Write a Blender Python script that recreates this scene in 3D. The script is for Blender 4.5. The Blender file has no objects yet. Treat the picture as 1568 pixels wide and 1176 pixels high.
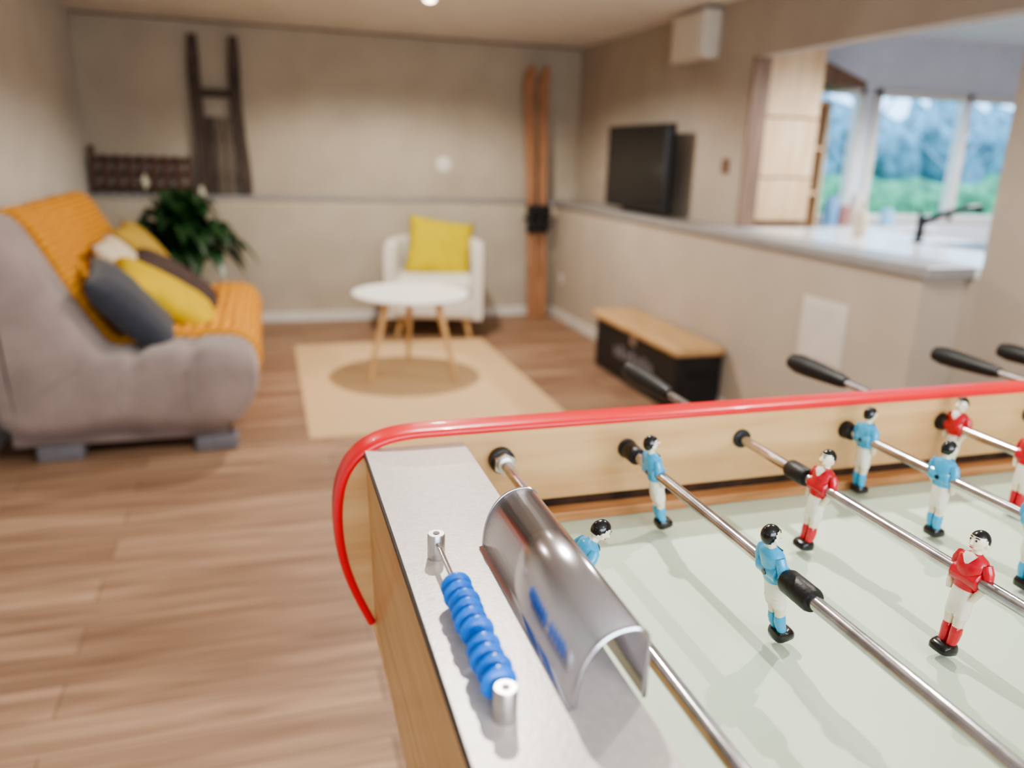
import bpy, math, random
from mathutils import Vector, Matrix, noise
random.seed(7)
S=bpy.context.scene
COL=S.collection

# ------------------------------------------------------------------ materials
def srgb(c):
    return tuple(((v/255)/12.92 if v/255<=0.04045 else (((v/255)+0.055)/1.055)**2.4) for v in c)+(1,)
def newmat(name):
    m=bpy.data.materials.new(name); m.use_nodes=True
    nt=m.node_tree; b=nt.nodes['Principled BSDF']; return m,nt,b
def mat(name,c,rough=0.6,metal=0.0,var=0.0,vscale=8,bump=0.0,bscale=60,c2=None,coat=0.0,spec=None,sheen=0,stretch=None):
    m,nt,b=newmat(name)
    b.inputs['Base Color'].default_value=srgb(c); b.inputs['Roughness'].default_value=rough
    b.inputs['Metallic'].default_value=metal
    if coat: b.inputs['Coat Weight'].default_value=coat; b.inputs['Coat Roughness'].default_value=0.08
    if spec is not None: b.inputs['Specular IOR Level'].default_value=spec
    if sheen: b.inputs['Sheen Weight'].default_value=sheen
    tc=nt.nodes.new('ShaderNodeTexCoord'); mp=nt.nodes.new('ShaderNodeMapping')
    nt.links.new(tc.outputs['Object'],mp.inputs['Vector'])
    if stretch: mp.inputs['Scale'].default_value=stretch
    n=nt.nodes.new('ShaderNodeTexNoise'); n.inputs['Scale'].default_value=vscale; n.inputs['Detail'].default_value=5
    nt.links.new(mp.outputs[0],n.inputs['Vector'])
    r=nt.nodes.new('ShaderNodeValToRGB')
    if c2 is None: c2=tuple(max(0,v*(1-var)) for v in c)
    r.color_ramp.elements[0].color=srgb(c2); r.color_ramp.elements[1].color=srgb(c)
    r.color_ramp.elements[0].position=0.35; r.color_ramp.elements[1].position=0.65
    nt.links.new(n.outputs['Fac'],r.inputs[0]); nt.links.new(r.outputs[0],b.inputs['Base Color'])
    if bump:
        n2=nt.nodes.new('ShaderNodeTexNoise'); n2.inputs['Scale'].default_value=bscale; n2.inputs['Detail'].default_value=4
        nt.links.new(mp.outputs[0],n2.inputs['Vector'])
        bp=nt.nodes.new('ShaderNodeBump'); bp.inputs['Strength'].default_value=bump; bp.inputs['Distance'].default_value=0.01
        nt.links.new(n2.outputs['Fac'],bp.inputs['Height']); nt.links.new(bp.outputs[0],b.inputs['Normal'])
    return m
def wood(name,c,c2,rough=0.45,stretch=(2,25,25),scale=2.0,coat=0):
    return mat(name,c,rough,0,0,scale,0.05,20,c2=c2,coat=coat,stretch=stretch)
def emis(name,c,s):
    m,nt,b=newmat(name); b.inputs['Base Color'].default_value=srgb(c)
    b.inputs['Emission Color'].default_value=srgb(c); b.inputs['Emission Strength'].default_value=s; return m

M={}
M['wall']=mat('plaster_greige',(182,171,154),0.9,0,0.07,3,0.2,45,c2=(172,161,144))
M['wall_low']=mat('plaster_greige_low',(190,180,163),0.9,0,0.05,4,0.18,45,c2=(181,171,154))
M['wall_r']=mat('plaster_taupe',(174,162,148),0.9,0,0.05,3,0.2,45,c2=(165,153,139))
M['wall_rlow']=mat('plaster_taupe_low',(186,174,159),0.9,0,0.05,3,0.2,45,c2=(178,166,151))
M['wall_left']=mat('plaster_grey',(202,198,190),0.9,0,0.04,3,0.15,30)
M['ceil']=mat('ceiling_white',(226,220,212),0.9,0,0.03,4,0.05,40)
M['ceil_line']=mat('ceiling_gap',(120,106,92),0.9,0,0.1,8)
M['ledge']=mat('ledge_grey',(150,147,146),0.4,0,0.05,8)
M['counter']=mat('counter_white',(230,232,236),0.16,0,0.04,10)
M['base']=mat('baseboard_white',(224,220,214),0.5,0,0.03,6)
M['kwall']=mat('kitchen_white',(216,222,232),0.8,0,0.03,6)
M['birch']=wood('birch_panel',(222,192,154),(204,170,130),0.5,(12,12,1.5),2)
M['beech']=wood('beech_leg',(218,182,134),(198,158,108),0.45,(20,20,2),2)
M['wd_old']=wood('old_dark_wood',(88,76,68),(58,48,43),0.8,(25,25,3),2)
M['wd_grey']=wood('old_grey_wood',(118,108,96),(94,84,74),0.85,(25,25,3),2)
M['wd_red']=wood('old_red_wood',(98,68,58),(62,46,40),0.8,(25,25,3),2)
M['ski']=wood('ski_wood',(176,130,96),(146,102,72),0.45,(30,30,1.5),2)
M['jamb']=wood('jamb_wood',(134,106,86),(108,82,66),0.6,(25,25,2),2)
M['black']=mat('black_plastic',(20,20,22),0.35,0,0.1,10)
M['screen']=mat('tv_screen',(10,10,14),0.12,0,0.05,3)
M['rubber']=mat('black_rubber',(24,22,22),0.45,0,0.15,40,0.1,200)
M['chest']=mat('chest_black',(30,29,32),0.5,0,0.15,12)
M['chestlid']=wood('chest_lid',(206,170,126),(186,148,104),0.5,(12,1.2,12),3)
M['label']=mat('chest_print',(120,118,122),0.6,0,0.2,20)
M['foot']=mat('sofa_foot_grey',(120,118,126),0.5,0,0.1,20)
M['grey']=mat('sofa_grey_suede',(150,134,129),0.95,0,0.12,6,0.2,120,sheen=0.3)
M['slate']=mat('cushion_slate',(56,58,68),0.95,0,0.12,20,0.3,200,sheen=0.2)
M['mustard']=mat('cushion_mustard',(214,182,34),0.9,0,0.08,20,0.3,200)
M['olive']=mat('cushion_olive',(184,152,64),0.9,0,0.1,20,0.3,200)
M['brown']=mat('cushion_brown',(80,62,58),0.95,0,0.15,20,0.3,200)
M['cream']=mat('cushion_cream',(220,204,178),0.9,0,0.08,20,0.3,200)
M['lime']=mat('cushion_lime',(206,186,26),0.9,0,0.08,20,0.3,200)
M['white_up']=mat('chair_white',(226,221,212),0.75,0,0.03,12,0.15,150)
M['white_lam']=mat('table_white',(240,238,234),0.35,0,0.02,6)
M['leaf']=mat('leaf_green',(38,76,40),0.35,0,0.3,14)
M['stem']=mat('stem_green',(58,92,44),0.5,0,0.2,14)
M['spathe']=mat('spathe_white',(214,218,200),0.6,0,0.05,14)
M['pot']=mat('pot_grey',(92,90,90),0.6,0,0.1,14)
M['soil']=mat('soil',(50,38,28),0.95,0,0.3,40)
M['plastic_w']=mat('white_plastic',(222,218,210),0.4,0,0.02,10)
M['box_w']=mat('fuse_box_plastic',(212,203,190),0.5,0,0.02,10)
M['hatch']=mat('hatch_white',(214,206,196),0.6,0,0.03,10)
M['red']=mat('red_trim',(228,26,38),0.34,0,0.04,6,coat=0.2)
M['tw']=wood('table_side_wood',(218,177,124),(202,156,104),0.4,(2,25,22),2,coat=0.3)
M['tw_end']=wood('table_end_wood',(204,164,110),(186,144,92),0.45,(25,2,22),2,coat=0.2)
M['strip']=wood('field_strip_wood',(208,154,104),(168,112,68),0.5,(3,40,40),2)
M['dirt']=mat('slot_dirt',(74,46,28),0.9,0,0.5,30)
M['plate']=mat('plate_grey',(210,200,192),0.36,0.15,0.05,140,0.04,400)
M['edge']=mat('edge_dark',(56,50,50),0.4,0,0.1,20)
M['field']=mat('field_green',(216,233,210),0.42,0,0.03,3,0.0,c2=(211,228,205))
M['chrome']=mat('chrome',(215,215,220),0.12,1,0.06,5)
M['hood']=mat('hood_steel',(202,198,202),0.22,1,0.08,9)
M['rod']=mat('rod_steel',(208,205,208),0.2,1,0.2,30)
M['alu']=mat('aluminium',(208,202,198),0.35,1,0.08,60)
M['bead']=mat('bead_blue',(16,118,220),0.32,0,0.05,30)
M['p_blue']=mat('shirt_blue',(58,172,220),0.28,0,0.06,120,coat=0.4)
M['p_red']=mat('shirt_red',(206,26,46),0.28,0,0.06,120,coat=0.4)
M['p_cream']=mat('paint_cream',(240,226,198),0.32,0,0.05,120,coat=0.3)
M['p_white']=mat('paint_white',(242,236,222),0.3,0,0.04,120,coat=0.3)
M['p_skin']=mat('paint_skin',(238,200,160),0.35,0,0.05,120,coat=0.3)
M['p_black']=mat('paint_black',(14,13,14),0.25,0,0.2,120,coat=0.4)
M['p_lip']=mat('paint_lip',(190,60,50),0.4)
M['hedge']=mat('hedge',(110,176,120),0.9,0,0.4,6)
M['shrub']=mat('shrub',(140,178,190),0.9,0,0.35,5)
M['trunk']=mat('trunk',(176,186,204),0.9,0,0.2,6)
M['lampw']=mat('lamp_white',(235,232,225),0.4)
M['bulb']=emis('bulb_glow',(255,238,205),14)
M['steel']=mat('steel_sink',(180,182,186),0.25,1,0.05,20)
def throw_mat():
    m,nt,b=newmat('throw_orange'); b.inputs['Roughness'].default_value=0.95
    tc=nt.nodes.new('ShaderNodeTexCoord')
    mp=nt.nodes.new('ShaderNodeMapping'); mp.inputs['Rotation'].default_value=(0,math.radians(35),0); nt.links.new(tc.outputs['Object'],mp.inputs['Vector'])
    w=nt.nodes.new('ShaderNodeTexWave'); w.wave_type='BANDS'; w.bands_direction='Z'
    w.inputs['Scale'].default_value=10; w.inputs['Distortion'].default_value=2.5; w.inputs['Detail'].default_value=2; w.inputs['Detail Scale'].default_value=2
    nt.links.new(mp.outputs[0],w.inputs['Vector'])
    r=nt.nodes.new('ShaderNodeValToRGB'); r.color_ramp.elements[0].color=srgb((190,120,36)); r.color_ramp.elements[1].color=srgb((238,172,64))
    nt.links.new(w.outputs['Fac'],r.inputs[0]); nt.links.new(r.outputs[0],b.inputs['Base Color'])
    bp=nt.nodes.new('ShaderNodeBump'); bp.inputs['Strength'].default_value=0.6; bp.inputs['Distance'].default_value=0.02
    nt.links.new(w.outputs['Fac'],bp.inputs['Height']); nt.links.new(bp.outputs[0],b.inputs['Normal'])
    return m
M['throw']=throw_mat()
def floor_mat():
    m,nt,b=newmat('floor_planks'); b.inputs['Roughness'].default_value=0.52
    tc=nt.nodes.new('ShaderNodeTexCoord')
    br=nt.nodes.new('ShaderNodeTexBrick'); br.offset=0.37; br.offset_frequency=2
    br.inputs['Scale'].default_value=1; br.inputs['Brick Width'].default_value=1.2; br.inputs['Row Height'].default_value=0.13
    br.inputs['Mortar Size'].default_value=0.0022; br.inputs['Mortar Smooth'].default_value=0.5; br.inputs['Bias'].default_value=0.0
    br.inputs['Color1'].default_value=srgb((174,144,120)); br.inputs['Color2'].default_value=srgb((146,116,94)); br.inputs['Mortar'].default_value=srgb((98,74,58))
    nt.links.new(tc.outputs['Object'],br.inputs['Vector'])
    mp=nt.nodes.new('ShaderNodeMapping'); mp.inputs['Scale'].default_value=(1.0,12,1); nt.links.new(tc.outputs['Object'],mp.inputs['Vector'])
    n=nt.nodes.new('ShaderNodeTexNoise'); n.inputs['Scale'].default_value=2.2; n.inputs['Detail'].default_value=7; n.inputs['Distortion'].default_value=0.5
    nt.links.new(mp.outputs[0],n.inputs['Vector'])
    r=nt.nodes.new('ShaderNodeValToRGB'); r.color_ramp.elements[0].color=(0.64,0.58,0.54,1); r.color_ramp.elements[1].color=(1.10,1.08,1.05,1)
    r.color_ramp.elements[0].position=0.32; r.color_ramp.elements[1].position=0.66
    nt.links.new(n.outputs['Fac'],r.inputs[0])
    mx=nt.nodes.new('ShaderNodeMix'); mx.data_type='RGBA'; mx.blend_type='MULTIPLY'; mx.inputs[0].default_value=1
    nt.links.new(br.outputs['Color'],mx.inputs[6]); nt.links.new(r.outputs[0],mx.inputs[7]); nt.links.new(mx.outputs[2],b.inputs['Base Color'])
    return m
M['floor']=floor_mat()
def rug_mat():
    m,nt,b=newmat('jute_rug'); b.inputs['Roughness'].default_value=0.95
    tc=nt.nodes.new('ShaderNodeTexCoord'); ck=nt.nodes.new('ShaderNodeTexChecker'); ck.inputs['Scale'].default_value=70
    ck.inputs['Color1'].default_value=srgb((222,192,150)); ck.inputs['Color2'].default_value=srgb((206,174,132))
    nt.links.new(tc.outputs['Object'],ck.inputs['Vector']); nt.links.new(ck.outputs[0],b.inputs['Base Color'])
    bp=nt.nodes.new('ShaderNodeBump'); bp.inputs['Strength'].default_value=0.4; bp.inputs['Distance'].default_value=0.005
    nt.links.new(ck.outputs['Fac'],bp.inputs['Height']); nt.links.new(bp.outputs[0],b.inputs['Normal']); return m
M['rug']=rug_mat()

# ------------------------------------------------------------------ mesh helpers
def mesh_obj(name,verts,faces,mats,parent=None,smooth=False,fm=None,loc=None,rot=None):
    me=bpy.data.meshes.new(name); me.from_pydata([tuple(v) for v in verts],[],faces); 
    if not isinstance(mats,(list,tuple)): mats=[mats]
    for m in mats: me.materials.append(m)
    if fm:
        for p,i in zip(me.polygons,fm): p.material_index=i
    if smooth:
        for p in me.polygons: p.use_smooth=True
    me.update()
    import bmesh
    bm=bmesh.new(); bm.from_mesh(me); bmesh.ops.recalc_face_normals(bm,faces=bm.faces); bm.to_mesh(me); bm.free()
    o=bpy.data.objects.new(name,me); COL.objects.link(o)
    if parent: o.parent=parent
    if loc is not None: o.location=loc
    if rot is not None: o.rotation_euler=rot
    return o
def empty(name,loc=(0,0,0),rot=(0,0,0)):
    e=bpy.data.objects.new(name,None); COL.objects.link(e); e.location=loc; e.rotation_euler=rot; e.empty_display_size=0.1; return e
def bevel(o,w,seg=2):
    md=o.modifiers.new('bev','BEVEL'); md.width=w; md.segments=seg; md.limit_method='ANGLE'; md.angle_limit=math.radians(40)
    return o
def box(name,x0,x1,y0,y1,z0,z1,m,parent=None,bev=0,rot=None):
    cx,cy,cz=(x0+x1)/2,(y0+y1)/2,(z0+z1)/2
    a,b,c=(x1-x0)/2,(y1-y0)/2,(z1-z0)/2
    v=[(-a,-b,-c),(a,-b,-c),(a,b,-c),(-a,b,-c),(-a,-b,c),(a,-b,c),(a,b,c),(-a,b,c)]
    f=[(0,3,2,1),(4,5,6,7),(0,1,5,4),(1,2,6,5),(2,3,7,6),(3,0,4,7)]
    o=mesh_obj(name,v,f,m,parent,loc=(cx,cy,cz),rot=rot)
    if bev: bevel(o,bev)
    return o
def tube_geo(pts,radii,n=16,sx=1.0,up=None):
    pts=[Vector(p) for p in pts]; verts=[];faces=[]
    t0=(pts[1]-pts[0]).normalized()
    u=Vector(up) if up else (Vector((0,0,1)) if abs(t0.z)<0.9 else Vector((1,0,0)))
    for i,p in enumerate(pts):
        if i==0: t=(pts[1]-p)
        elif i==len(pts)-1: t=(p-pts[i-1])
        else: t=(pts[i+1]-pts[i-1])
        t.normalize(); a=(u-t*u.dot(t)).normalized(); b=t.cross(a); u=a
        r=radii[i] if isinstance(radii,(list,tuple)) else radii
        for k in range(n):
            an=2*math.pi*k/n; verts.append(p+a*math.cos(an)*r*sx+b*math.sin(an)*r)
    for i in range(len(pts)-1):
        for k in range(n):
            faces.append((i*n+k,i*n+(k+1)%n,(i+1)*n+(k+1)%n,(i+1)*n+k))
    faces.append(tuple(range(n))[::-1]); faces.append(tuple((len(pts)-1)*n+k for k in range(n)))
    return verts,faces
def tube(name,pts,radii,m,parent=None,n=16,sx=1.0,up=None,smooth=True):
    v,f=tube_geo(pts,radii,n,sx,up); o=mesh_obj(name,v,f,m,parent,smooth)
    if smooth: autosm(o)
    return o
def autosm(o,ang=40):
    me=o.data
    import bmesh
    bm=bmesh.new(); bm.from_mesh(me)
    for e in bm.edges:
        if len(e.link_faces)==2 and e.calc_face_angle(0)>math.radians(ang): e.smooth=False
    bm.to_mesh(me); bm.free()
def lathe(name,prof,m,parent=None,n=40,loc=None,rot=None,smooth=True):
    v=[];f=[]
    for (r,z) in prof:
        for k in range(n):
            a=2*math.pi*k/n; v.append((r*math.cos(a),r*math.sin(a),z))
    for i in range(len(prof)-1):
        for k in range(n): f.append((i*n+k,i*n+(k+1)%n,(i+1)*n+(k+1)%n,(i+1)*n+k))
    f.append(tuple(range(n))[::-1]); f.append(tuple((len(prof)-1)*n+k for k in range(n)))
    o=mesh_obj(name,v,f,m,parent,smooth,loc=loc,rot=rot)
    if smooth: autosm(o)
    return o
def prism_xz(name,pts,y0,y1,m,parent=None,bev=0):
    n=len(pts); v=[(x,y0,z) for x,z in pts]+[(x,y1,z) for x,z in pts]
    f=[tuple(range(n)),tuple(range(n,2*n))[::-1]]+[(i,(i+1)%n,n+(i+1)%n,n+i) for i in range(n)]
    o=mesh_obj(name,v,f,m,parent)
    if bev: bevel(o,bev)
    return o
def puffy(name,size,m,parent=None,r=0.05,seams=((),(),()),pinch=0.02,sw=0.03,res=0.03,loc=(0,0,0),rot=(0,0,0),lump=0.0):
    h=[s/2 for s in size]; n=[max(3,int(s/res)) for s in size]
    verts={};faces=[];vl=[]
    def vid(p):
        k=tuple(round(c,5) for c in p)
        if k not in verts: verts[k]=len(vl); vl.append(Vector(p))
        return verts[k]
    for ax in range(3):
        b,c=(ax+1)%3,(ax+2)%3
        for sg in (-1,1):
            for i in range(n[b]):
                for j in range(n[c]):
                    q=[]
                    for di,dj in ((0,0),(1,0),(1,1),(0,1)):
                        p=[0,0,0]; p[ax]=sg*h[ax]; p[b]=-h[b]+2*h[b]*(i+di)/n[b]; p[c]=-h[c]+2*h[c]*(j+dj)/n[c]; q.append(vid(p))
                    if sg<0: q=q[::-1]
                    faces.append(tuple(q))
    out=[]
    for p in vl:
        inn=Vector([max(-(h[i]-r),min(h[i]-r,p[i])) for i in range(3)])
        d=p-inn
        if d.length<1e-6: d=Vector((0,0,1))
        nn=d.normalized(); q=inn+nn*r
        g=0
        for a in range(3):
            for s in seams[a]: g=max(g,math.exp(-((p[a]-s)/sw)**2)*(1-abs(nn[a])))
        q-=nn*pinch*g
        if lump: q+=nn*lump*noise.noise(q*6)
        out.append(q)
    return mesh_obj(name,out,faces,m,parent,True,loc=loc,rot=rot)
def pillow(name,w,h,t,m,loc,rot,parent=None):
    n=22; v=[];f=[]
    for s in (1,-1):
        for i in range(n+1):
            for j in range(n+1):
                a=-1+2*i/n; b=-1+2*j/n
                th=(max(0,1-abs(a)**3)*max(0,1-abs(b)**3))**0.55
                k=1-0.07*(1-abs(a)**2)*abs(b)**3; k2=1-0.07*(1-abs(b)**2)*abs(a)**3
                wr=0.006*noise.noise(Vector((a*3,b*3,s*2+w*7)))
                v.append((a*w/2*k2,b*h/2*k,s*(t/2*th+ (wr if th>0.2 else 0))))
        o=(n+1)**2*(0 if s==1 else 1)
        for i in range(n):
            for j in range(n):
                q=(o+i*(n+1)+j,o+(i+1)*(n+1)+j,o+(i+1)*(n+1)+j+1,o+i*(n+1)+j+1)
                f.append(q if s==1 else q[::-1])
    o=mesh_obj(name,v,f,m,parent,True,loc=loc,rot=rot)
    import bmesh
    bm=bmesh.new(); bm.from_mesh(o.data); bmesh.ops.remove_doubles(bm,verts=bm.verts,dist=0.0005); bmesh.ops.recalc_face_normals(bm,faces=bm.faces); bm.to_mesh(o.data); bm.free()
    return o
def crom(P,sub,closed=True):
    out=[];n=len(P)
    for i in range(n):
        p0,p1,p2,p3=[Vector((*P[(i+k)%n],0)) for k in (-1,0,1,2)]
        for s in range(sub):
            t=s/sub
            q=0.5*((2*p1)+(p2-p0)*t+(2*p0-5*p1+4*p2-p3)*t*t+(3*p1-p0-3*p2+p3)*t**3); out.append((q.x,q.y))
    return out
def extr_soft(name,prof,y0,y1,m,parent,off=0.0,r=0.06,seams=(),pinch=0.012,sw=0.03,lump=0.0,xs=()):
    n=len(prof); nor=[]
    area=sum(prof[i][0]*prof[(i+1)%n][1]-prof[(i+1)%n][0]*prof[i][1] for i in range(n))
    sg=1 if area>0 else -1
    for i in range(n):
        a=prof[i-1]; b=prof[(i+1)%n]; tx,tz=b[0]-a[0],b[1]-a[1]; L=math.hypot(tx,tz)+1e-9; nor.append((sg*tz/L,-sg*tx/L))
    ys=[(y0+r*(1-math.cos(t)),r*(1-math.sin(t))) for t in [math.pi/2*k/6 for k in range(7)]]
    N=int((y1-y0-2*r)/0.02); ys+=[(y0+r+(y1-y0-2*r)*k/N,0) for k in range(1,N)]
    ys+=[(y1-r*(1-math.cos(t)),r*(1-math.sin(t))) for t in [math.pi/2*k/6 for k in range(6,-1,-1)]]
    v=[];f=[]
    for (y,ins) in ys:
        g=0
        for s in seams: g=max(g,math.exp(-((y-s)/sw)**2))
        for (x,z),(nx,nz) in zip(prof,nor):
            gx=g*pinch
            for (sx,z0) in xs:
                if z>z0: gx=max(gx,pinch*math.exp(-((x-sx)/sw)**2))
            d=off-ins-gx
            if lump: d+=lump*noise.noise(Vector((x*5,y*5,z*5)))
            v.append((x+nx*d,y,z+nz*d))
    K=len(ys)
    for i in range(K-1):
        for k in range(n): f.append((i*n+k,i*n+(k+1)%n,(i+1)*n+(k+1)%n,(i+1)*n+k))
    f.append(tuple(range(n))); f.append(tuple((K-1)*n+k for k in range(n)))
    return mesh_obj(name,v,f,m,parent,True)

# ------------------------------------------------------------------ room shell
CZ=2.14
box('floor',-1.28,2.6,-1.6,6.45,-0.06,0.0,M['floor'])
box('ceiling',-1.28,2.6,-1.6,6.45,CZ,CZ+0.06,M['ceil'])
wb=empty('wall_back')
box('upper',-1.28,2.6,6.33,6.45,0,CZ,M['wall'],wb)
box('lower',-1.18,2.5,6.25,6.33,0,0.93,M['wall_low'],wb)
box('trim_ledge',-1.18,2.5,6.235,6.33,0.93,0.955,M['ledge'])
box('wall_left',-1.28,-1.18,-1.6,6.33,0,CZ,M['wall_left'])
wf=empty('wall_front')
box('below',-1.18,2.5,-1.6,-1.5,0,0.85,M['wall_left'],wf); box('above',-1.18,2.5,-1.6,-1.5,1.95,CZ,M['wall_left'],wf)
box('side_a',-1.18,-0.6,-1.6,-1.5,0.85,1.95,M['wall_left'],wf); box('side_b',1.9,2.5,-1.6,-1.5,0.85,1.95,M['wall_left'],wf)
w2=empty('window_2')
for i,(a,b) in enumerate(((-.6,-.54),(0.62,0.68),(1.84,1.9))): box('stile_%d'%i,a,b,-1.57,-1.51,.85,1.95,M['plastic_w'],w2,bev=.004)
for i,(a,b) in enumerate(((.85,.91),(1.89,1.95))): box('rail_%d'%i,-.6,1.9,-1.57,-1.51,a,b,M['plastic_w'],w2,bev=.004)
wr=empty('wall_right')
box('far_part',2.5,2.6,3.86,6.33,0,CZ,M['wall_r'],wr)
box('lintel',2.5,2.6,2.24,3.86,1.835,CZ,M['wall_r'],wr)
box('sill_part',2.5,2.6,2.24,3.86,0,0.915,M['wall_r'],wr)
box('near_part',2.5,2.6,-1.6,2.24,0,CZ,M['wall_r'],wr)
box('half_wall',2.30,2.5,2.30,6.25,0,0.915,M['wall_rlow'],wr)
box('trim_counter_ledge',2.275,2.5,2.26,6.235,0.915,0.957,M['ledge'],bev=0.004)
box('trim_opening_far',2.497,2.603,3.845,3.865,0.957,1.835,M['jamb'])
box('baseboard_back',-1.18,2.3,6.235,6.25,0,0.075,M['base'],bev=0.003)
box('baseboard_right',2.285,2.30,2.30,6.235,0,0.075,M['base'],bev=0.003)
box('baseboard_left',-1.18,-1.165,-1.5,6.235,0,0.075,M['base'],bev=0.003)
box('trim_ceiling_back',-1.18,2.5,6.318,6.33,CZ-0.012,CZ,M['ceil_line'])

# kitchen beyond the opening
box('floor_kitchen',2.6,6.9,0.9,5.1,-0.06,0.0,M['floor'])
box('ceiling_kitchen',2.6,6.9,0.9,5.1,2.2,2.26,M['kwall'])
wk=empty('wall_kitchen_back')
box('below',2.6,6.9,5.0,5.1,0,0.9,M['kwall'],wk); box('above',2.6,6.9,5.0,5.1,1.84,2.2,M['kwall'],wk)
box('side_a',2.6,3.74,5.0,5.1,0.9,1.84,M['kwall'],wk); box('side_m',4.18,4.30,5.0,5.1,0.9,1.84,M['kwall'],wk); box('side_b',5.95,6.9,5.0,5.1,0.9,1.84,M['kwall'],wk)
box('wall_kitchen_right',6.8,6.9,0.9,5.0,0,2.2,M['kwall'])
box('wall_kitchen_front',2.6,6.9,0.8,0.9,0,2.2,M['kwall'])
w1=empty('window_1')
for i,(a,b) in enumerate(((4.27,4.33),(5.10,5.16),(5.88,5.95))): box('stile_%d'%i,a,b,4.98,5.06,0.9,1.84,M['plastic_w'],w1,bev=0.005)
for i,(a,b) in enumerate(((0.9,0.95),(1.79,1.84))): box('rail_%d'%i,4.27,5.95,4.98,5.06,a,b,M['plastic_w'],w1,bev=0.005)
w3=empty('window_3')
for i,(a,b) in enumerate(((3.74,3.79),(4.13,4.18))): box('stile_%d'%i,a,b,4.98,5.06,0.9,1.84,M['plastic_w'],w3,bev=0.005)
for i,(a,b) in enumerate(((0.9,0.95),(1.79,1.84))): box('rail_%d'%i,3.74,4.18,4.98,5.06,a,b,M['plastic_w'],w3,bev=0.005)
# exterior
box('ground_lawn',1,20,5.2,22,-0.1,-0.02,M['hedge'])
def hedge(name,x0,x1,y,h,d,m,amp=0.22):
    v=[];f=[];nx=90
    prof=[(-d/2,0),(-d/2,h*.3),(-d/2,h*.6),(-d/2,h*.85),(-d/4,h),(d/4,h),(d/2,h*.85),(d/2,h*.5),(d/2,0)]
    for i in range(nx+1):
        for (a,z) in prof:
            x=x0+(x1-x0)*i/nx; p=Vector((x,y+a,z)); s=noise.noise(p*1.9)*amp+noise.noise(p*6)*0.12
            v.append((x,y+a+s,max(-0.02,z+(s if z>0 else 0))))
    m_=len(prof)
    for i in range(nx):
        for k in range(m_-1): f.append((i*m_+k,i*m_+k+1,(i+1)*m_+k+1,(i+1)*m_+k))
    return mesh_obj(name,v,f,m,None,True)
hedge('garden_hedge',4,14,8.0,1.13,0.9,M['hedge'])
hedge('garden_shrubs',5,19,14.0,2.4,1.4,M['shrub'],1.0)
for i,(x,y) in enumerate(((7.4,10.9),(9.4,11.0),(11.2,10.9))):
    t=empty('bare_tree'); 
    tube('trunk',[(x,y,-0.02),(x+.05,y,1.2),(x-.05,y,2.4),(x+.1,y,4)],[.06,.05,.035,.015],M['trunk'],t,8)
    for k in range(18):
        z=0.9+k*0.15; a=random.uniform(0,6.28); L=random.uniform(.5,.9)
        tube('branch_%d'%k,[(x,y,z),(x+math.cos(a)*L*.5,y+math.sin(a)*L*.5,z+.3),(x+math.cos(a)*L,y+math.sin(a)*L,z+.7)],[.028,.02,.008],M['trunk'],t,6)

# kitchen contents
box('kitchen_counter',2.5,3.35,2.245,3.84,0.915,0.957,M['counter'],bev=0.004)
bc=empty('base_cabinet')
box('carcass',2.62,3.3,2.245,3.84,0.0,0.915,M['birch'],bc)
for i in range(3): box('door_%d'%i,3.3,3.318,2.26+i*.53,2.26+i*.53+.51,0.08,0.9,M['birch'],bc,bev=0.003)
tc=empty('tall_wooden_cabinet')
box('carcass',2.62,3.16,4.15,4.6,0,1.98,M['jamb'],tc,bev=0.003)
for i,(a,b) in enumerate(((0.97,1.215),(1.225,1.555),(1.565,1.96))): box('panel_%d'%i,2.63,3.15,4.128,4.15,a,b,M['birch'],tc,bev=0.004)
fa=empty('kitchen_faucet')
lathe('base',[(0.028,0),(0.028,0.012),(0.02,0.02),(0.018,0.10),(0.022,0.11),(0.02,0.125)],M['black'],fa,24,loc=(2.98,3.05,0.957))
tube('spout',[(2.98,3.05,1.05),(3.06,3.02,1.09),(3.16,2.98,1.125),(3.21,2.96,1.13),(3.225,2.955,1.11)],[.016,.015,.014,.018,.018],M['black'],fa,14)
tube('lever',[(2.98,3.05,1.075),(2.95,3.04,1.10),(2.91,3.01,1.12)],[.009,.008,.007],M['black'],fa,10)
sk=empty('kitchen_sink')
box('rim',2.98,3.3,2.5,3.0,0.957,0.963,M['steel'],sk,bev=0.003)
box('bowl',3.01,3.27,2.53,2.97,0.959,0.9645,M['black'],sk,bev=0.003)
lathe('soap_bottle',[(0.03,0),(0.032,0.01),(0.032,0.10),(0.02,0.125),(0.01,0.135),(0.01,0.16),(0.014,0.162),(0.014,0.18)],M['cream'],None,20,loc=(2.85,3.3,0.957))
cols=[(110,160,205),(170,120,110),(216,206,194),(150,196,224),(130,106,92)]
for k,c in enumerate(cols): M['jar%d'%k]=mat('jar_%d'%k,c,0.5)
ks=empty('kitchen_shelf')
for x in (3.36,3.70): box('side_%d'%int(x*100),x,x+.02,4.75,4.99,0.0,1.72,M['birch'],ks)
for i in range(6): box('board_%d'%i,3.36,3.72,4.75,4.99,0.2+i*.3,0.22+i*.3,M['birch'],ks)
k=0
for i in range(2,5):
    for x in (3.42,3.50,3.59):
        lathe('jar_%d'%k,[(.03,0),(.033,.01),(.033,.11),(.022,.13),(.022,.15)],M['jar%d'%(k%5)],ks,16,loc=(x,4.86,0.22+i*.3)); k+=1
sd_=empty('sideboard')
box('body',3.75,4.6,4.6,4.96,0,0.86,M['birch'],sd_,bev=.004); box('top',3.74,4.62,4.58,4.97,0.86,0.89,M['counter'],sd_,bev=.004)
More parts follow.
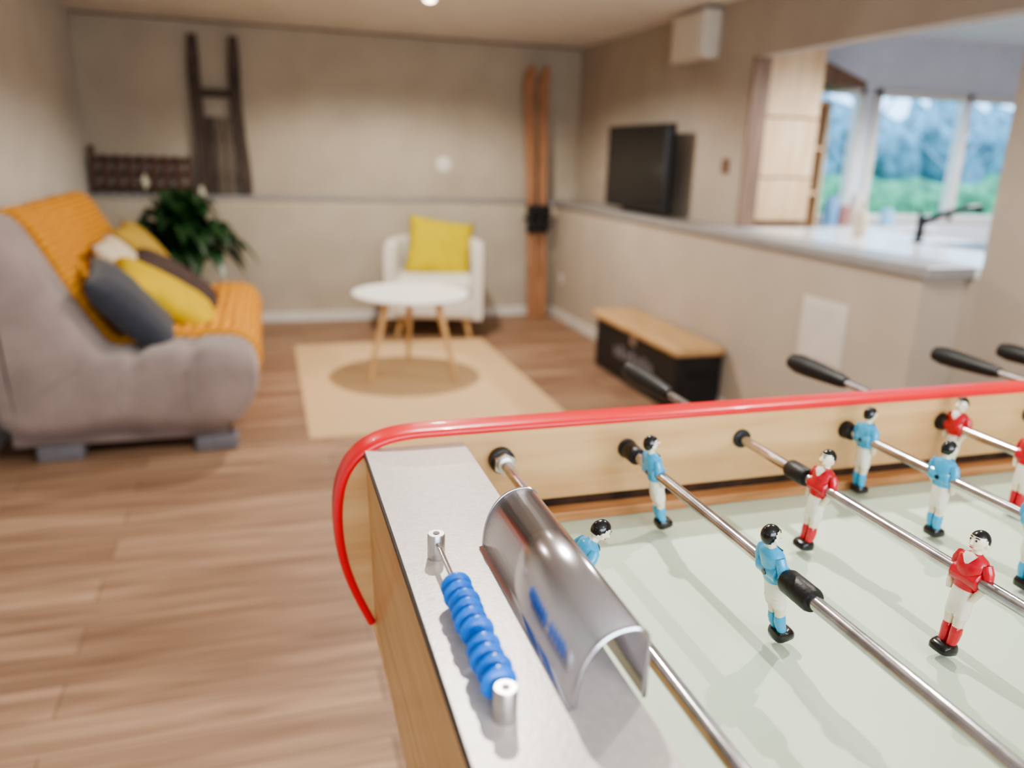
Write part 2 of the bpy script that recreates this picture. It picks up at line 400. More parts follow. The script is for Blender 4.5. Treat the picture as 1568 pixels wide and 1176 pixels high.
for k,(x,h) in enumerate(((3.85,.20),(3.96,.14),(4.06,.22),(4.35,.12))):
    lathe('kitchen_canister',[(.045,0),(.05,.01),(.05,h*.8),(.035,h*.9),(.035,h)],M['jar%d'%(k%5)],None,20,loc=(x,4.78,0.89))
prism_xz('trim_kitchen_bracket',[(3.40,1.82),(3.87,1.80),(3.87,1.84),(3.5,1.96),(3.40,1.96)],4.62,4.99,M['jamb'])

# ------------------------------------------------------------------ wall things
tv=empty('flat_screen_tv')
box('case',2.335,2.385,4.42,5.32,0.985,1.515,M['black'],tv,bev=0.008)
box('screen',2.331,2.336,4.445,5.295,1.02,1.495,M['screen'],tv,bev=0.002)
box('wall_bracket',2.385,2.5,4.75,4.99,1.15,1.35,M['black'],tv,bev=0.004)
fb=empty('fuse_box')
box('housing',2.39,2.5,4.22,4.60,1.86,2.12,M['box_w'],fb,bev=0.012)
box('cover',2.38,2.39,4.25,4.57,1.89,2.09,M['box_w'],fb,bev=0.008)
hp=empty('access_hatch')
box('frame',2.292,2.30,2.655,2.945,0.46,0.74,M['hatch'],hp,bev=0.004)
box('door',2.286,2.293,2.67,2.93,0.475,0.725,M['hatch'],hp,bev=0.003)
ls=empty('light_switch')
lathe('plate',[(0.055,0),(0.06,0.004),(0.058,0.012),(0.04,0.015)],M['plastic_w'],ls,32,loc=(1.375,6.33,1.214),rot=(math.radians(90),0,0))
box('rocker',1.355,1.395,6.308,6.318,1.19,1.238,M['plastic_w'],ls,bev=0.003)
so=empty('wall_socket')
box('plate',2.292,2.3,5.98,6.06,0.30,0.38,M['plastic_w'],so,bev=0.004); lathe('well',[(0.02,0),(0.02,0.004)],M['hatch'],so,20,loc=(2.292,6.02,0.34),rot=(0,math.radians(-90),0))
sw=empty('light_switch')
box('plate',2.49,2.5,5.72,5.80,1.13,1.21,M['wall_rlow'],sw,bev=0.004); box('rocker',2.484,2.49,5.74,5.78,1.145,1.195,M['wall_rlow'],sw,bev=0.002)
sw2=empty('thermostat')
box('plate',2.485,2.5,4.0,4.06,1.24,1.32,M['jamb'],sw2,bev=0.004); box('dial',2.478,2.485,4.015,4.045,1.265,1.295,M['jamb'],sw2,bev=0.003)

sk=empty('wooden_ski_pair')
for s,(xb,xt) in enumerate(((2.085,2.03),(2.165,2.152))):
    v=[];f=[];n=40;L=1.99
    for i in range(n+1):
        t=i/n; w=0.038+0.006*math.cos(t*math.pi*2); th=0.008
        if t>0.93: w*=math.sqrt(max(0.03,1-((t-0.93)/0.07)**2))
        z=0.003+t*L*0.992; x=xb+(xt-xb)*t; y=6.10+0.15*t-(0.10*((t-0.9)/0.1)**2 if t>0.9 else 0)
        for dx,dy in ((-w,-th),(w,-th),(w,th),(-w,th)): v.append((x+dx,y+dy,z))
    for i in range(n):
        for k in range(4): f.append((i*4+k,i*4+(k+1)%4,(i+1)*4+(k+1)%4,(i+1)*4+k))
    f.append((0,1,2,3)); f.append(tuple(n*4+k for k in range(4)))
    mesh_obj('ski_%d'%s,v,f,M['ski'],sk)
    xm=xb+(xt-xb)*.41
    box('binding_plate_%d'%s,xm-.042,xm+.042,6.115,6.15,0.70,0.92,M['black'],sk,bev=0.006)
    box('toe_iron_%d'%s,xm-.05,xm+.05,6.08,6.13,0.84,0.91,M['black'],sk,bev=0.01)
    tube('cable_%d'%s,[(xm-.04,6.12,.86),(xm-.035,6.06,.76),(xm,6.04,.71),(xm+.035,6.06,.76),(xm+.04,6.12,.86)],.008,M['black'],sk,8)
box('strap',2.0,2.2,6.105,6.16,0.79,0.83,M['black'],sk,bev=0.004)

sl=empty('wooden_sledge')
for s,(xb,xt) in enumerate(((-0.425,-0.415),(-0.13,-0.16))):
    v=[];f=[];n=24
    for i in range(n+1):
        t=i/n; z=0.957+1.08*t; x=xb+(xt-xb)*t+0.012*math.sin(t*6+s); y=6.285-(0.05*((t-.8)/.2)**2 if t>.8 else 0); w=0.040-(0.012*((t-.85)/.15) if t>.85 else 0)
        for dx,dy in ((-w,-.024),(w,-.024),(w,.024),(-w,.024)): v.append((x+dx,y+dy,z))
    for i in range(n):
        for k in range(4): f.append((i*4+k,i*4+(k+1)%4,(i+1)*4+(k+1)%4,(i+1)*4+k))
    f.append((0,1,2,3)); f.append(tuple(n*4+k for k in range(4)))
    bevel(mesh_obj('runner_%d'%s,v,f,M['wd_old'],sl),0.006)
for i,z in enumerate((1.08,1.36,1.66)): box('crossbar_%d'%i,-0.42,-0.15,6.27,6.30,z-.028,z+.028,M['wd_old'],sl,bev=0.006)
for i,x in enumerate((-0.345,-0.285,-0.225)): box('slat_%d'%i,x-.024,x+.024,6.252,6.27,0.957,1.50,M['wd_old'] if i==0 else M['wd_grey'],sl,bev=0.004)
rk=empty('wooden_crate_rack')
for i,z in enumerate((1.0,1.10,1.19)): box('rail_%d'%i,-1.15,-0.5,6.262,6.282,z-.02,z+.02,M['wd_red'],rk,bev=0.004)
for i in range(9): box('post_%d'%i,-1.15+i*.078,-1.112+i*.078,6.24,6.262,0.957,1.22 if i else 1.28,M['wd_red'],rk,bev=0.004)

# ------------------------------------------------------------------ rug, coffee table, armchair
rg=box('jute_rug',0.14,1.46,3.55,5.41,0.0,0.006,M['rug'],bev=0.002)
ct=empty('round_coffee_table')
TCX,TCY=0.80,4.58
lathe('top',[(0.30,0.478),(0.335,0.483),(0.345,0.49),(0.345,0.499),(0.338,0.505)],M['white_lam'],ct,64,loc=(TCX,TCY,0))
for i,a in enumerate((214,313,83)):
    a=math.radians(a); d=Vector((math.cos(a),math.sin(a),0))
    tube('leg_%d'%i,[Vector((TCX,TCY,0.478))+d*.19,Vector((TCX,TCY,0.30))+d*.245,Vector((TCX,TCY,0.011))+d*.335],[.022,.019,.012],M['beech'],ct,16)
for i,a in enumerate((214,313,83)):
    a=math.radians(a); box('brace_%d'%i,TCX+math.cos(a)*.1-.05,TCX+math.cos(a)*.1+.05,TCY+math.sin(a)*.1-.02,TCY+math.sin(a)*.1+.02,.458,.479,M['beech'],ct)

ch=empty('tub_armchair',(1.19,5.76,0),(0,0,math.radians(-14)))
path=[]
R0=0.315
for i in range(5): path.append((R0,-0.27+i*.065))
for i in range(0,25): a=math.pi*i/24; path.append((R0*math.cos(a),0.03+R0*math.sin(a)))
for i in range(5): path.append((-R0,-0.01-i*.065))
v=[];f=[];T=0.046;zb,zt=0.14,0.69
prof=[(-T,zb),(-T,.3),(-T,.5),(-T,zt-.04),(-T*.75,zt-.012),(0,zt),(T*.75,zt-.012),(T,zt-.04),(T,.5),(T,.3),(T,zb)]
m_=len(prof)
for i,(x,y) in enumerate(path):
    a=path[max(0,i-1)]; b=path[min(len(path)-1,i+1)]; tx,ty=b[0]-a[0],b[1]-a[1]; L=math.hypot(tx,ty); nx,ny=ty/L,-tx/L
    e=0
    if i in (0,len(path)-1): e=0.02
    for (o,z) in prof:
        oo=o*(1-e*10) ; v.append((x+nx*oo,y+ny*oo,z-(e if z>.6 else 0)))
for i in range(len(path)-1):
    for k in range(m_): f.append((i*m_+k,i*m_+(k+1)%m_,(i+1)*m_+(k+1)%m_,(i+1)*m_+k))
f.append(tuple(range(m_))); f.append(tuple((len(path)-1)*m_+k for k in range(m_)))
autosm(mesh_obj('shell',v,f,M['white_up'],ch,True),50)
puffy('seat_cushion',(0.56,0.56,0.15),M['white_up'],ch,r=0.05,loc=(0,-0.02,0.365))
puffy('seat_base',(0.60,0.54,0.17),M['white_up'],ch,r=0.03,loc=(0,-0.01,0.225))
for i,(x,y) in enumerate(((-.25,-.23),(.25,-.23),(-.22,.24),(.22,.24))):
    tube('leg_%d'%i,[(x*.92,y*.92,.15),(x*1.06,y*1.06,0)],[.024,.014],M['beech'],ch,14)
pillow('cushion',0.50,0.46,0.16,M['lime'],(0.03,0.10,0.61),(math.radians(66),math.radians(8),math.radians(8)),ch)

# ------------------------------------------------------------------ chest bench
cb=empty('storage_chest')
box('body',2.01,2.28,3.52,4.58,0.012,0.315,M['chest'],cb,bev=0.006)
box('plinth',2.02,2.27,3.53,4.57,0,0.012,M['black'],cb)
puffy('lid',(0.30,1.12,0.055),M['chestlid'],cb,r=0.022,loc=(2.133,4.05,0.342))
box('clasp',2.0,2.012,4.0,4.06,0.26,0.31,M['alu'],cb,bev=0.002)
for i in range(7):
    box('print_letter_%d'%i,2.006,2.0105,3.78+i*.075,3.835+i*.075,0.14,0.14+.06+.02*(i%2),M['label'],cb)
for i,y in enumerate((3.515,4.585)): box('handle_%d'%i,2.09,2.20,y-.008,y+.008,0.2,0.225,M['black'],cb,bev=0.004)

# ------------------------------------------------------------------ sofa bed
sf=empty('sofa_bed')
Y0,Y1=3.42,5.20
P=[(-.70,.47),(-.76,.57),(-.84,.72),(-.92,.88),(-.985,.985),(-1.05,1.01),(-1.115,.96),(-1.13,.80),(-1.12,.50),(-1.10,.22),(-1.02,.13),(-.85,.115),(-.62,.135),(-.40,.11),(-.20,.12),(-.11,.20),(-.07,.31),(-.085,.41),(-.15,.465),(-.28,.475),(-.42,.465),(-.56,.45),(-.655,.445)]
prof=crom(P,5)
extr_soft('mattress',prof,Y0,Y1,M['grey'],sf,r=0.09,seams=(3.78,4.13,4.48,4.83),pinch=0.03,sw=0.03,xs=((-.34,.3),(-.56,.3)))
extr_soft('throw',prof,3.80,Y1+.012,M['throw'],sf,off=0.014,r=0.03,seams=(4.13,4.48,4.83),pinch=0.014,sw=0.035,lump=0.008,xs=((-.34,.3),(-.56,.3)))
for i,pts in enumerate(([(-.34,.40),(-.345,.30),(-.33,.19)],[(-.60,.37),(-.62,.28),(-.60,.20)],[(-.76,.42),(-.86,.36),(-.96,.26),(-1.0,.22)])):
    tube('side_piping_%d'%i,[(x,Y0+.001,z) for x,z in pts],.006,M['grey'],sf,8)
box('base_frame',-1.06,-0.22,3.52,5.12,0.06,0.15,M['grey'],sf,bev=.01)
for i,(x,y) in enumerate(((-0.88,3.54),(-0.26,3.54),(-0.88,5.1),(-0.26,5.1))):
    box('foot_%d'%i,x-.09,x+.09,y-.05,y+.05,0,0.065,M['foot'],sf,bev=0.01)
D=math.radians
pillow('cushion_slate',0.48,0.50,0.17,M['slate'],(-0.60,3.84,0.59),(D(10),D(48),D(14)),sf)
pillow('cushion_yellow',0.54,0.44,0.15,M['mustard'],(-0.48,4.12,0.585),(D(12),D(34),D(16)),sf)
pillow('cushion_cream',0.40,0.40,0.13,M['cream'],(-0.68,4.38,0.68),(D(5),D(52),D(5)),sf)
pillow('cushion_brown',0.50,0.44,0.15,M['brown'],(-0.47,4.50,0.60),(D(5),D(36),D(8)),sf)
pillow('cushion_olive',0.46,0.44,0.15,M['olive'],(-0.64,4.82,0.69),(D(5),D(52),D(5)),sf)

# ------------------------------------------------------------------ peace lily
pl=empty('potted_peace_lily')
PX,PY=-0.52,5.72
lathe('pot',[(0.12,0),(0.14,0.02),(0.165,0.30),(0.17,0.33),(0.155,0.335),(0.15,0.30)],M['pot'],pl,40,loc=(PX,PY,0))
lathe('soil',[(0.15,0.295),(0.15,0.30)],M['soil'],pl,32,loc=(PX,PY,0))
def leaf(name,base,az,L,w,rise,droop,m):
    v=[];f=[];n=12; d=Vector((math.cos(az),math.sin(az),0)); sd=Vector((-math.sin(az),math.cos(az),0))
    for i in range(n+1):
        t=i/n; out=L*(t**1.15); z=rise*math.sin(min(1,t*1.1)*math.pi*0.5)-droop*t**3
        p=base+d*out+Vector((0,0,z)); tt=max(0,(t-0.3)/0.7)
        ww=w*(math.sin(math.pi*tt**0.8)**0.8 if 0<tt<1 else 0)+0.004*(1-t)
        fold=0.35*ww
        v+= [p-sd*ww+Vector((0,0,fold)),p,p+sd*ww+Vector((0,0,fold))]
    for i in range(n):
        a=i*3; f+=[(a,a+1,a+4,a+3),(a+1,a+2,a+5,a+4)]
    mesh_obj(name,v,f,m,pl,True)
for i in range(60):
    az=i*2.399+random.uniform(-.2,.2); k=i/60
    L=0.12+0.40*k; 
    if math.sin(az)<-.5: L=min(L,.42)
    rise=0.74-0.30*k+random.uniform(-.05,.06)
    leaf('leaf_%d'%i,Vector((PX+random.uniform(-.03,.03),PY+random.uniform(-.03,.03),0.30)),az,L,random.uniform(.07,.10),rise,0.08+0.24*k,M['leaf'])
for i,(a,L,h) in enumerate(((3.0,.22,.76),(5.9,.14,.70))):
    b=Vector((PX,PY,.3)); e=b+Vector((math.cos(a)*L,math.sin(a)*L,h-.04))
    tube('stalk_%d'%i,[b,(b+e)/2+Vector((0,0,.06)),e],.005,M['stem'],pl,8)
    v=[];f=[]
    for s in range(9):
        t=s/8; w=.022*math.sin(math.pi*t)**.7 if 0<t<1 else .001
        v+=[e+Vector((-w,.0,t*.09)),e+Vector((0,.014*math.sin(math.pi*t),t*.09)),e+Vector((w,0,t*.09))]
    for s in range(8): f+=[(s*3,s*3+1,s*3+4,s*3+3),(s*3+1,s*3+2,s*3+5,s*3+4)]
    mesh_obj('spathe_%d'%i,v,f,M['spathe'],pl,True)
    tube('spadix_%d'%i,[e+Vector((0,-.008,.02)),e+Vector((0,-.01,.07))],[.007,.005],M['cream'],pl,8)

# ------------------------------------------------------------------ foosball table
ft=empty('foosball_table')
RODX=[0.254+0.166*i for i in range(8)]
CXT=(RODX[0]+RODX[-1])/2
YF=0.84; YN=0.11; ZR=0.95; ZF=0.868; ZP=0.975
left=[(0.142,0.50),(0.115,0.66),(0.097,0.75),(0.082,0.785),(0.070,0.82),(0.063,0.855),(0.061,0.89),(0.063,0.92),(0.070,0.945),(0.083,0.965),(0.103,0.979),(0.130,0.987),(0.17,0.989)]
right=[(2*CXT-x,z) for x,z in left[::-1]]
for nm,y0,y1 in (('side_board_far',YF,YF+.03),('side_board_near',YN-.03,YN)):
    prism_xz(nm,left+right,y0,y1,M['tw'],ft)
def trim(name,yc):
    P=left[2:]+right[:-2]
    for _ in range(2):
        Q=[P[0]]
        for a,b in zip(P[:-1],P[1:]):
            Q+=[(a[0]*.75+b[0]*.25,a[1]*.75+b[1]*.25),(a[0]*.25+b[0]*.75,a[1]*.25+b[1]*.75)]
        Q.append(P[-1]); P=Q
    v=[];f=[];n=20;N=len(P)
    for i,(x,z) in enumerate(P):
        a=P[max(0,i-1)]; b=P[min(N-1,i+1)]; tx,tz=b[0]-a[0],b[1]-a[1]; L=math.hypot(tx,tz); nx,nz=-tz/L,tx/L
        for k in range(n):
            an=2*math.pi*k/n; ca,sa=math.cos(an),math.sin(an)
            yy=0.0195*math.copysign(abs(ca)**.6,ca); nn=0.006*math.copysign(abs(sa)**.8,sa)
            v.append((x+nx*nn,yc+yy,z+nz*nn))
    for i in range(N-1):
        for k in range(n): f.append((i*n+k,i*n+(k+1)%n,(i+1)*n+(k+1)%n,(i+1)*n+k))
    f.append(tuple(range(n))); f.append(tuple((N-1)*n+k for k in range(n)))
    mesh_obj(name,v,f,M['red'],ft,True)
trim('red_edge_far',YF+.015); trim('red_edge_near',YN-.015)
for s in (0,1):
    mx=(lambda x: x) if s==0 else (lambda x: 2*CXT-x)
    pts=[(mx(x),z) for x,z in ((0.094,0.966),(0.101,0.75),(0.142,0.50),(0.207,0.50),(0.207,0.966))]
    prism_xz('end_cabinet_%d'%s,pts,YN,YF,M['tw_end'],ft)
    a,b=sorted((mx(0.0915),mx(0.2085)))
    box('end_edge_%d'%s,a,b,YN,YF,0.966,0.9725,M['edge'],ft,bev=0.001)
    a,b=sorted((mx(0.093),mx(0.2075)))
    box('end_plate_%d'%s,a,b,YN+.0005,YF-.0005,0.9725,ZP,M['plate'],ft)
box('field',0.207,2*CXT-.207,YN,YF,0.845,ZF,M['field'],ft)
box('cabinet_bottom',0.16,2*CXT-.16,YN,YF,0.50,0.52,M['tw_end'],ft)
box('strip_far',0.207,2*CXT-.207,0.817,YF,ZF,0.881,M['strip'],ft,bev=0.002)
box('strip_near',0.207,2*CXT-.207,YN,YN+.023,ZF,0.881,M['strip'],ft,bev=0.002)
box('slot_far',0.207,2*CXT-.207,YF-.0012,YF,0.881,0.891,M['dirt'],ft)
for i,(x,y) in enumerate(((.21,.17),(2*CXT-.21,.17),(.21,.78),(2*CXT-.21,.78))):
    v=[];f=[]
    for z,w,o in ((0,.026,-.03),(0.5,.04,0)):
        ox=x+(o if x<CXT else -o); 
        for dx,dy in ((-w,-w),(w,-w),(w,w),(-w,w)): v.append((ox+dx,y+dy,z))
    f=[(0,1,2,3),(4,5,6,7)]+[(k,(k+1)%4,4+(k+1)%4,4+k) for k in range(4)]
    bevel(mesh_obj('leg_%d'%i,v,f,M['tw_end'],ft),.005)

def ring(name,x,ya,yb,r,m):
    return tube(name,[(x,ya,ZR),(x,ya+(yb-ya)*.08,ZR),(x,yb-(yb-ya)*.08,ZR),(x,yb,ZR)],[r*.9,r,r,r*.9],m,ft,24)
team=['b','b','r','b','r','b','r','r']
players={0:[.585],1:[.765,.531],2:[.678,.475,.272],3:[.80,.67,.545,.42,.295],4:[.812,.697,.572,.447,.322],5:[.72,.60,.35],6:[.62,.40],7:[.48]}
tilts={0:32,1:-13,2:8,3:0,4:5,5:10,6:-5,7:6}
for i,x in enumerate(RODX):
    if team[i]=='b': ya,yb=YN-.28,YF+.055
    else: ya,yb=YN-.03,YF+.24
    if i==0: yb=YF+.02
    tube('rod_%d'%i,[(x,ya,ZR),(x,yb,ZR)],0.0064,M['rod'],ft,24)
    if team[i]=='b':
        tube('handle_%d'%i,[(x,YN-.33,ZR),(x,YN-.32,ZR),(x,YN-.27,ZR),(x,YN-.2,ZR),(x,YN-.19,ZR)],[.008,.015,.0165,.012,.009],M['rubber'],ft,24)
    else:
        tube('handle_%d'%i,[(x,YF+.35,ZR),(x,YF+.345,ZR),(x,YF+.325,ZR),(x,YF+.29,ZR),(x,YF+.24,ZR),(x,YF+.215,ZR),(x,YF+.20,ZR)],[.007,.014,.0175,.0165,.0135,.012,.009],M['rubber'],ft,24)
    ring('bearing_far_%d'%i,x,YF-.004,YF+.001,.0125,M['rubber'])
    ring('bearing_near_%d'%i,x,YN-.001,YN+.004,.0125,M['rubber'])
ring('bearing_cup',RODX[0],YF-.012,YF,.0155,M['rubber']); 
v,f=tube_geo([(RODX[0],YF-.021,ZR),(RODX[0],YF-.012,ZR)],.0135,6); mesh_obj('steel_nut',v,f,M['alu'],ft)
ring('washer',RODX[0],YF-.026,YF-.019,.0105,M['alu'])
for nm,i,ya,yb in (('bumper',1,.807,.838),('bumper',1,.474,.510),('bumper',2,.702,.735),('bumper',3,.824,.838),('bumper',4,.826,.838),('bumper',5,.74,.775),('bumper',5,.12,.15),('bumper',3,.12,.15),('bumper',2,.2,.24)):
    ring('%s_%d_%d'%(nm,i,int(ya*1000)),RODX[i],ya,yb,.0112,M['rubber'])

def make_player(key,shirt):
    V=[];F=[];FM=[]
    mats=[shirt,M['p_white'],M['p_cream'],M['p_black'],M['p_skin'],M['p_lip'],M['alu']]
    def add(v,f,fm):
        o=len(V); V.extend(v); F.extend([tuple(o+i for i in q) for q in f]); FM.extend(fm if isinstance(fm,list) else [fm]*len(f))
    def loft(rings,n,cf,p=2.4):
        v=[];f=[];fm=[]
        for (x,y,z,rx,ry) in rings:
            for k in range(n):
                a=2*math.pi*k/n; c,s=math.cos(a),math.sin(a)
                v.append((x+rx*math.copysign(abs(c)**(2/p),c),y+ry*math.copysign(abs(s)**(2/p),s),z))
        for i in range(len(rings)-1):
            for k in range(n):
                f.append((i*n+k,i*n+(k+1)%n,(i+1)*n+(k+1)%n,(i+1)*n+k)); fm.append(cf((rings[i][2]+rings[i+1][2])/2,k))
        f.append(tuple(range(n))); fm.append(cf(rings[0][2],0)); f.append(tuple((len(rings)-1)*n+k for k in range(n))); fm.append(cf(rings[-1][2],0))
        add(v,f,fm)
    loft([(0,0,-37,5.5,9.5),(0,0,-33,7,10.6),(0.3,0,-24,7.8,11),(0.3,0,-15,7.6,10.6),(0.3,0,-11.2,7.3,10.2),(0.3,0,-11,8.0,11.0),(0,0,-4,8.4,11.4),(0.5,0,5,9.2,12.6),(0.6,0,12,9.2,13.8),(0.2,0,17,8.3,14.2),(0,0,20,6.8,11.8),(0,0,22.0,5.2,7.0),(0,0,23.2,4.6,5.2)],20,lambda z,k:1 if z<-11.1 else 0)
    loft([(0,0,21,4.4,4.7),(0.3,0,24.5,4.0,4.2),(0.6,0,28,4.0,4.2)],16,lambda z,k:2)
    for s in (-1,1):
        loft([(1.2,s*4.4,-70,4.5,4.2),(0.6,s*4.5,-66,4.2,4.0),(-.4,s*4.7,-60,4.9,4.4),(-.4,s*4.8,-54,5.5,4.7),(0,s*4.7,-48,4.9,4.4),(0,s*4.7,-47.8,4.6,4.2),(.4,s*4.9,-43,5,4.7),(0.2,s*5.1,-39,5.3,5),(0.2,s*5.1,-38.8,6.3,5.5),(0,s*5.1,-34,6.8,5.8),(0,s*5,-28,7,5.6)],14,lambda z,k:0 if z<-47.9 else (2 if z<-38.9 else 1))
        pts=[(0,s*13.2,17),(-.8,s*16,11),(-1.5,s*17,4),(-1,s*16.6,-1),(-1,s*16.6,-1.2),(1,s*15.4,-8),(3,s*13.8,-14),(4,s*12.6,-18)]
        rr=[4.6,5.0,4.7,4.6,3.7,3.4,3.1,2.5]
        v,f=tube_geo(pts,rr,12); fm=[]
        for q in range(7):
            fm+= [0 if q<4 else 2]*12
        fm+=[0,2]; add([tuple(a) for a in v],f,fm)
    loft([(2.6,0,-76,8.4,9.2),(2.6,0,-75,9.9,10.4),(2.6,0,-71,10.3,10.6),(2,0,-68,9,10),(1,0,-66,6.6,9)],20,lambda z,k:3,3.6)
    v,f=tube_geo([(0,-14,0),(0,-13.5,0),(0,13.5,0),(0,14,0)],[8.6,9.4,9.4,8.6],24); add([tuple(a) for a in v],f,0)
    v,f=tube_geo([(-10.2,0,0),(-8,0,0)],[2.8,3.1],12); add([tuple(a) for a in v],f,3)
    add([(9.6,0,10.5),(8.6,-5.8,19),(5.6,-6.6,22.2),(5.0,0,23.6),(5.6,6.6,22.2),(8.6,5.8,19),(9.8,0,17)],[(0,1,6),(0,6,5),(1,2,3,6),(6,3,4,5)],1)
    n=24;mm=18;hc=(1.0,0,34.4)
    def hv(a,b):
        x,y,z=math.sin(a)*math.cos(b),math.sin(a)*math.sin(b),math.cos(a)
        hair=(z>0.50) or (x<0.12 and z>-0.30) or (x<-0.35 and z>-0.55)
        rx,ry,rz=8.9,7.9,9.8
        k=1.07 if hair else 1.0
        if not hair and x>0.3 and z<-0.3: k*=0.97
        X=x*rx*k
        if x>0.6 and -0.95<z<-0.6: X+=1.2
        return (hc[0]+X,hc[1]+y*ry*k*(1-0.14*max(0,-z)),hc[2]+z*rz*k),hair
    v=[];f=[];fm=[];hs=[]
    for i in range(mm+1):
        for k in range(n):
            p,h=hv(math.pi*i/mm,2*math.pi*k/n); v.append(p); hs.append(h)
    for i in range(mm):
        for k in range(n):
            q=(i*n+k,i*n+(k+1)%n,(i+1)*n+(k+1)%n,(i+1)*n+k); f.append(q); fm.append(3 if sum(hs[j] for j in q)>=3 else 2)
    add(v,f,fm)
    for s in (-1,1):
        v,f=tube_geo([(0.6,s*7,33),(0.6,s*8.8,33.5)],[2.4,1.5],10); add([tuple(a) for a in v],f,2)
    v,f=tube_geo([(9.1,0,36.5),(10.5,0,34.5),(11.6,0,32.6),(9.4,0,31.8)],[.7,1.1,1.6,1.0],10); add([tuple(a) for a in v],f,2)
    for s in (-1,1):
        v,f=tube_geo([(8.8,s*2.9,35.8),(9.7,s*2.8,35.8)],[1.1,.6],8); add([tuple(a) for a in v],f,3)
        v,f=tube_geo([(9.3,s*1.5,38.2),(8.9,s*3.5,38.6),(7.8,s*5,37.9)],[.45,.55,.35],6); add([tuple(a) for a in v],f,3)
    v,f=tube_geo([(9.1,-2,28.8),(10.1,0,29),(9.1,2,28.8)],[.35,.65,.35],6); add([tuple(a) for a in v],f,5)
    V=[(x/1000,y/1000,z/1000) for x,y,z in V]
    o=mesh_obj('player_'+key,V,F,mats,None,True,FM); autosm(o,48)
    return o
pm={}
for key,m in (('blue',M['p_blue']),('red',M['p_red'])):
    o=make_player(key,m); pm[key]=o.data; bpy.data.objects.remove(o)
for i,ys in players.items():
    key='blue' if team[i]=='b' else 'red'
    for j,y in enumerate(ys):
        o=bpy.data.objects.new('player_%s_%d_%d'%(key,i,j),pm[key]); COL.objects.link(o); o.parent=ft
        o.location=(RODX[i],y,ZR)
        Rz=0 if key=='blue' else math.pi
        o.rotation_euler=(Matrix.Rotation(math.radians(tilts[i]),3,'Y')@Matrix.Rotation(Rz,3,'Z')).to_euler()

# score counter
SX=0.121
for nm,y in (('post_far',.578),('post_near',.376)):
    lathe('score_'+nm,[(0.0072,0),(0.0074,0.001),(0.0074,0.021),(0.0066,0.0225)],M['alu'],ft,32,loc=(SX,y,ZP))
    lathe('score_screw_'+nm,[(0.0028,0),(0.0028,0.0008)],M['edge'],ft,16,loc=(SX,y,ZP+.0222))
tube('score_wire',[(SX,.376,ZP+.0155),(SX,.578,ZP+.0155)],.0022,M['chrome'],ft,14)
def bead(i,y):
    pr=[(.003,-.0048),(.0060,-.0042),(.0098,-.0030),(.0118,-.0010),(.0118,.0010),(.0098,.0030),(.0060,.0042),(.003,.0048)]
    o=lathe('score_bead_%d'%i,pr,M['bead'],ft,32,loc=(SX+.0008*math.sin(i*2.1),y,ZP+.0152),rot=(math.radians(90),math.radians(4*math.sin(i*1.7)),math.radians(4*math.cos(i*2.3))))
    return o
for i in range(4): bead(i,.3905+i*.0118)
for i in range(6): bead(4+i,.4455+i*.0118)

# chrome hood
prof=[]
x0,x1,zt_=0.164,0.211,1.027
prof.append((x0-.004,ZP+.0008))
for i in range(17):
    a=math.pi/2*i/16
    prof.append((x0+ (x1-.012-x0)*(1-max(0,math.cos(a))**0.85), ZP+.002+(zt_-ZP-.002)*math.sin(a)**0.9))
for i in range(1,9):
    a=math.pi/2*i/8; prof.append((x1-.012+.012*math.sin(a), zt_-.012+.012*math.cos(a)))
prof.append((x1,ZP+.001))
v=[];f=[];ya,yb=.372,.585
for y in (ya,yb):
    for (x,z) in prof: v.append((x,y,z))
m_=len(prof)
for k in range(m_-1): f.append((k,k+1,m_+k+1,m_+k))
ho=mesh_obj('goal_hood',v,f,M['hood'],ft,True)
sd=ho.modifiers.new('s','SOLIDIFY'); sd.thickness=0.0016; sd.offset=0
tube('goal_hood_lip',[(x,ya,z) for x,z in prof[1:]],.0017,M['hood'],ft,8)
tube('goal_hood_lip_far',[(x,yb,z) for x,z in prof[1:]],.0016,M['hood'],ft,8)
n=len(prof); mesh_obj('goal_hood_cap',[(x,yb-.001,z) for x,z in prof],[tuple(range(n))],M['hood'],ft)

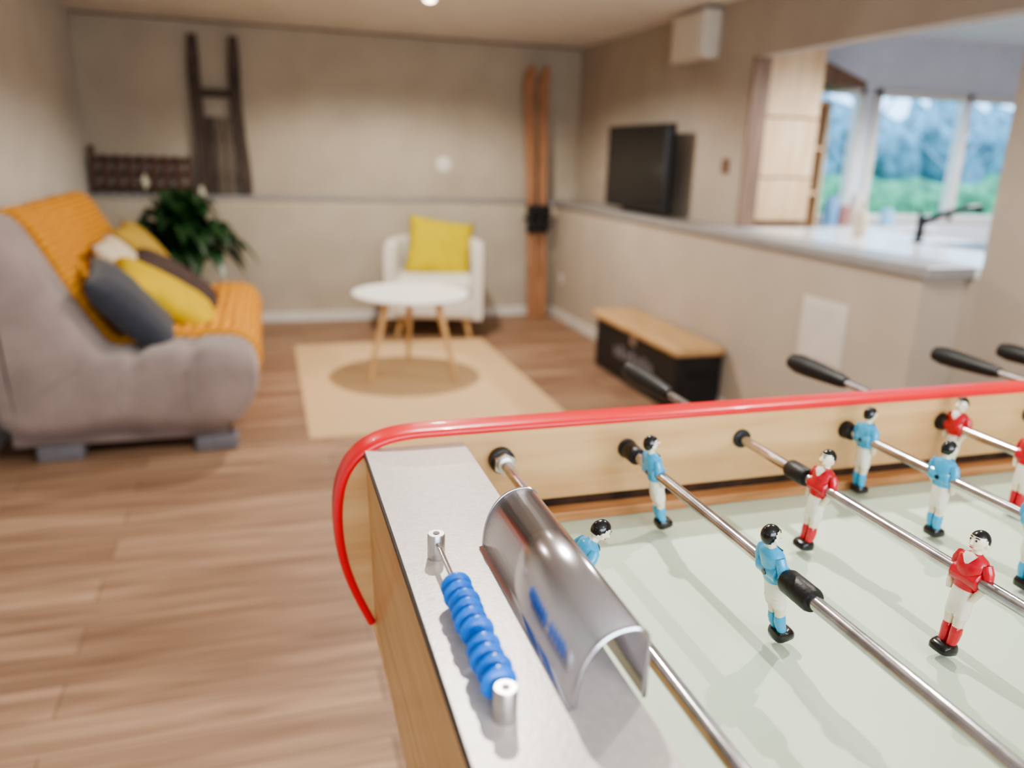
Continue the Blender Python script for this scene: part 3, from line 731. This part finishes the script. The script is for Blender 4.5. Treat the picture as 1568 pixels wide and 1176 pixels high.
# ------------------------------------------------------------------ lights
def lamp(x,y,W,col=(1,.92,.82),r=.03,z=CZ,nm='ceiling_spot_or_fill',ang=158):
    e=empty(nm)
    lathe('housing',[(0.05,0),(0.05,-0.012),(0.04,-0.02),(0.034,-0.02)],M['lampw'],e,32,loc=(x,y,z))
    lathe('bulb',[(0.03,-0.018),(0.028,-0.026),(0.015,-0.032)],M['bulb'],e,24,loc=(x,y,z))
    l=bpy.data.lights.new('lamp_light','SPOT'); l.energy=W; l.color=col; l.shadow_soft_size=r; l.spot_size=math.radians(ang); l.spot_blend=0.35
    o=bpy.data.objects.new('lamp_light',l); COL.objects.link(o); o.location=(x,y,z-.05); o.parent=e
lamp(0.94,4.72,150)
lamp(0.45,1.65,84,(1,.965,.90),.016)
lamp(1.35,1.30,46,(1,.965,.90),.014)
lamp(-0.45,2.7,16)  # fill light added on the left side, fixture made up along with it
lamp(0.6,-0.8,14,(1,.96,.9))  # unseen fill added behind the camera, with a made-up housing and bulb
lamp(3.6,2.9,190,(.93,.97,1),z=2.2)
lamp(5.0,3.4,170,(.93,.97,1),z=2.2)
# daylight entering through the window behind the viewer
l=bpy.data.lights.new('window_daylight','AREA'); l.shape='RECTANGLE'; l.size=2.4; l.size_y=1.05; l.energy=74; l.color=(.93,.97,1)
o=bpy.data.objects.new('window_daylight',l); COL.objects.link(o); o.location=(0.65,-1.65,1.4); o.rotation_euler=(math.radians(90),0,0)
w=bpy.data.worlds.new('World'); S.world=w; w.use_nodes=True
bg=w.node_tree.nodes['Background']; bg.inputs[0].default_value=(.40,.68,1.0,1); bg.inputs[1].default_value=4.2
try: S.view_settings.look='AgX - Medium High Contrast'
except Exception as e: print('look',e)

# ------------------------------------------------------------------ camera
cam=bpy.data.cameras.new('Camera'); co=bpy.data.objects.new('Camera',cam); COL.objects.link(co)
r=Vector((.9557,-.29278,.03042)); dn=Vector((-.05424,-.27672,-.95942)); fw=Vector((.28931,.91526,-.28034))
mw=Matrix(((r.x,-dn.x,-fw.x,0),(r.y,-dn.y,-fw.y,0),(r.z,-dn.z,-fw.z,1.3),(0,0,0,1)))
co.matrix_world=mw
cam.sensor_width=36; cam.lens=27.51; cam.clip_start=0.02
cam.dof.use_dof=True; cam.dof.focus_distance=0.70; cam.dof.aperture_fstop=2.9
S.camera=co
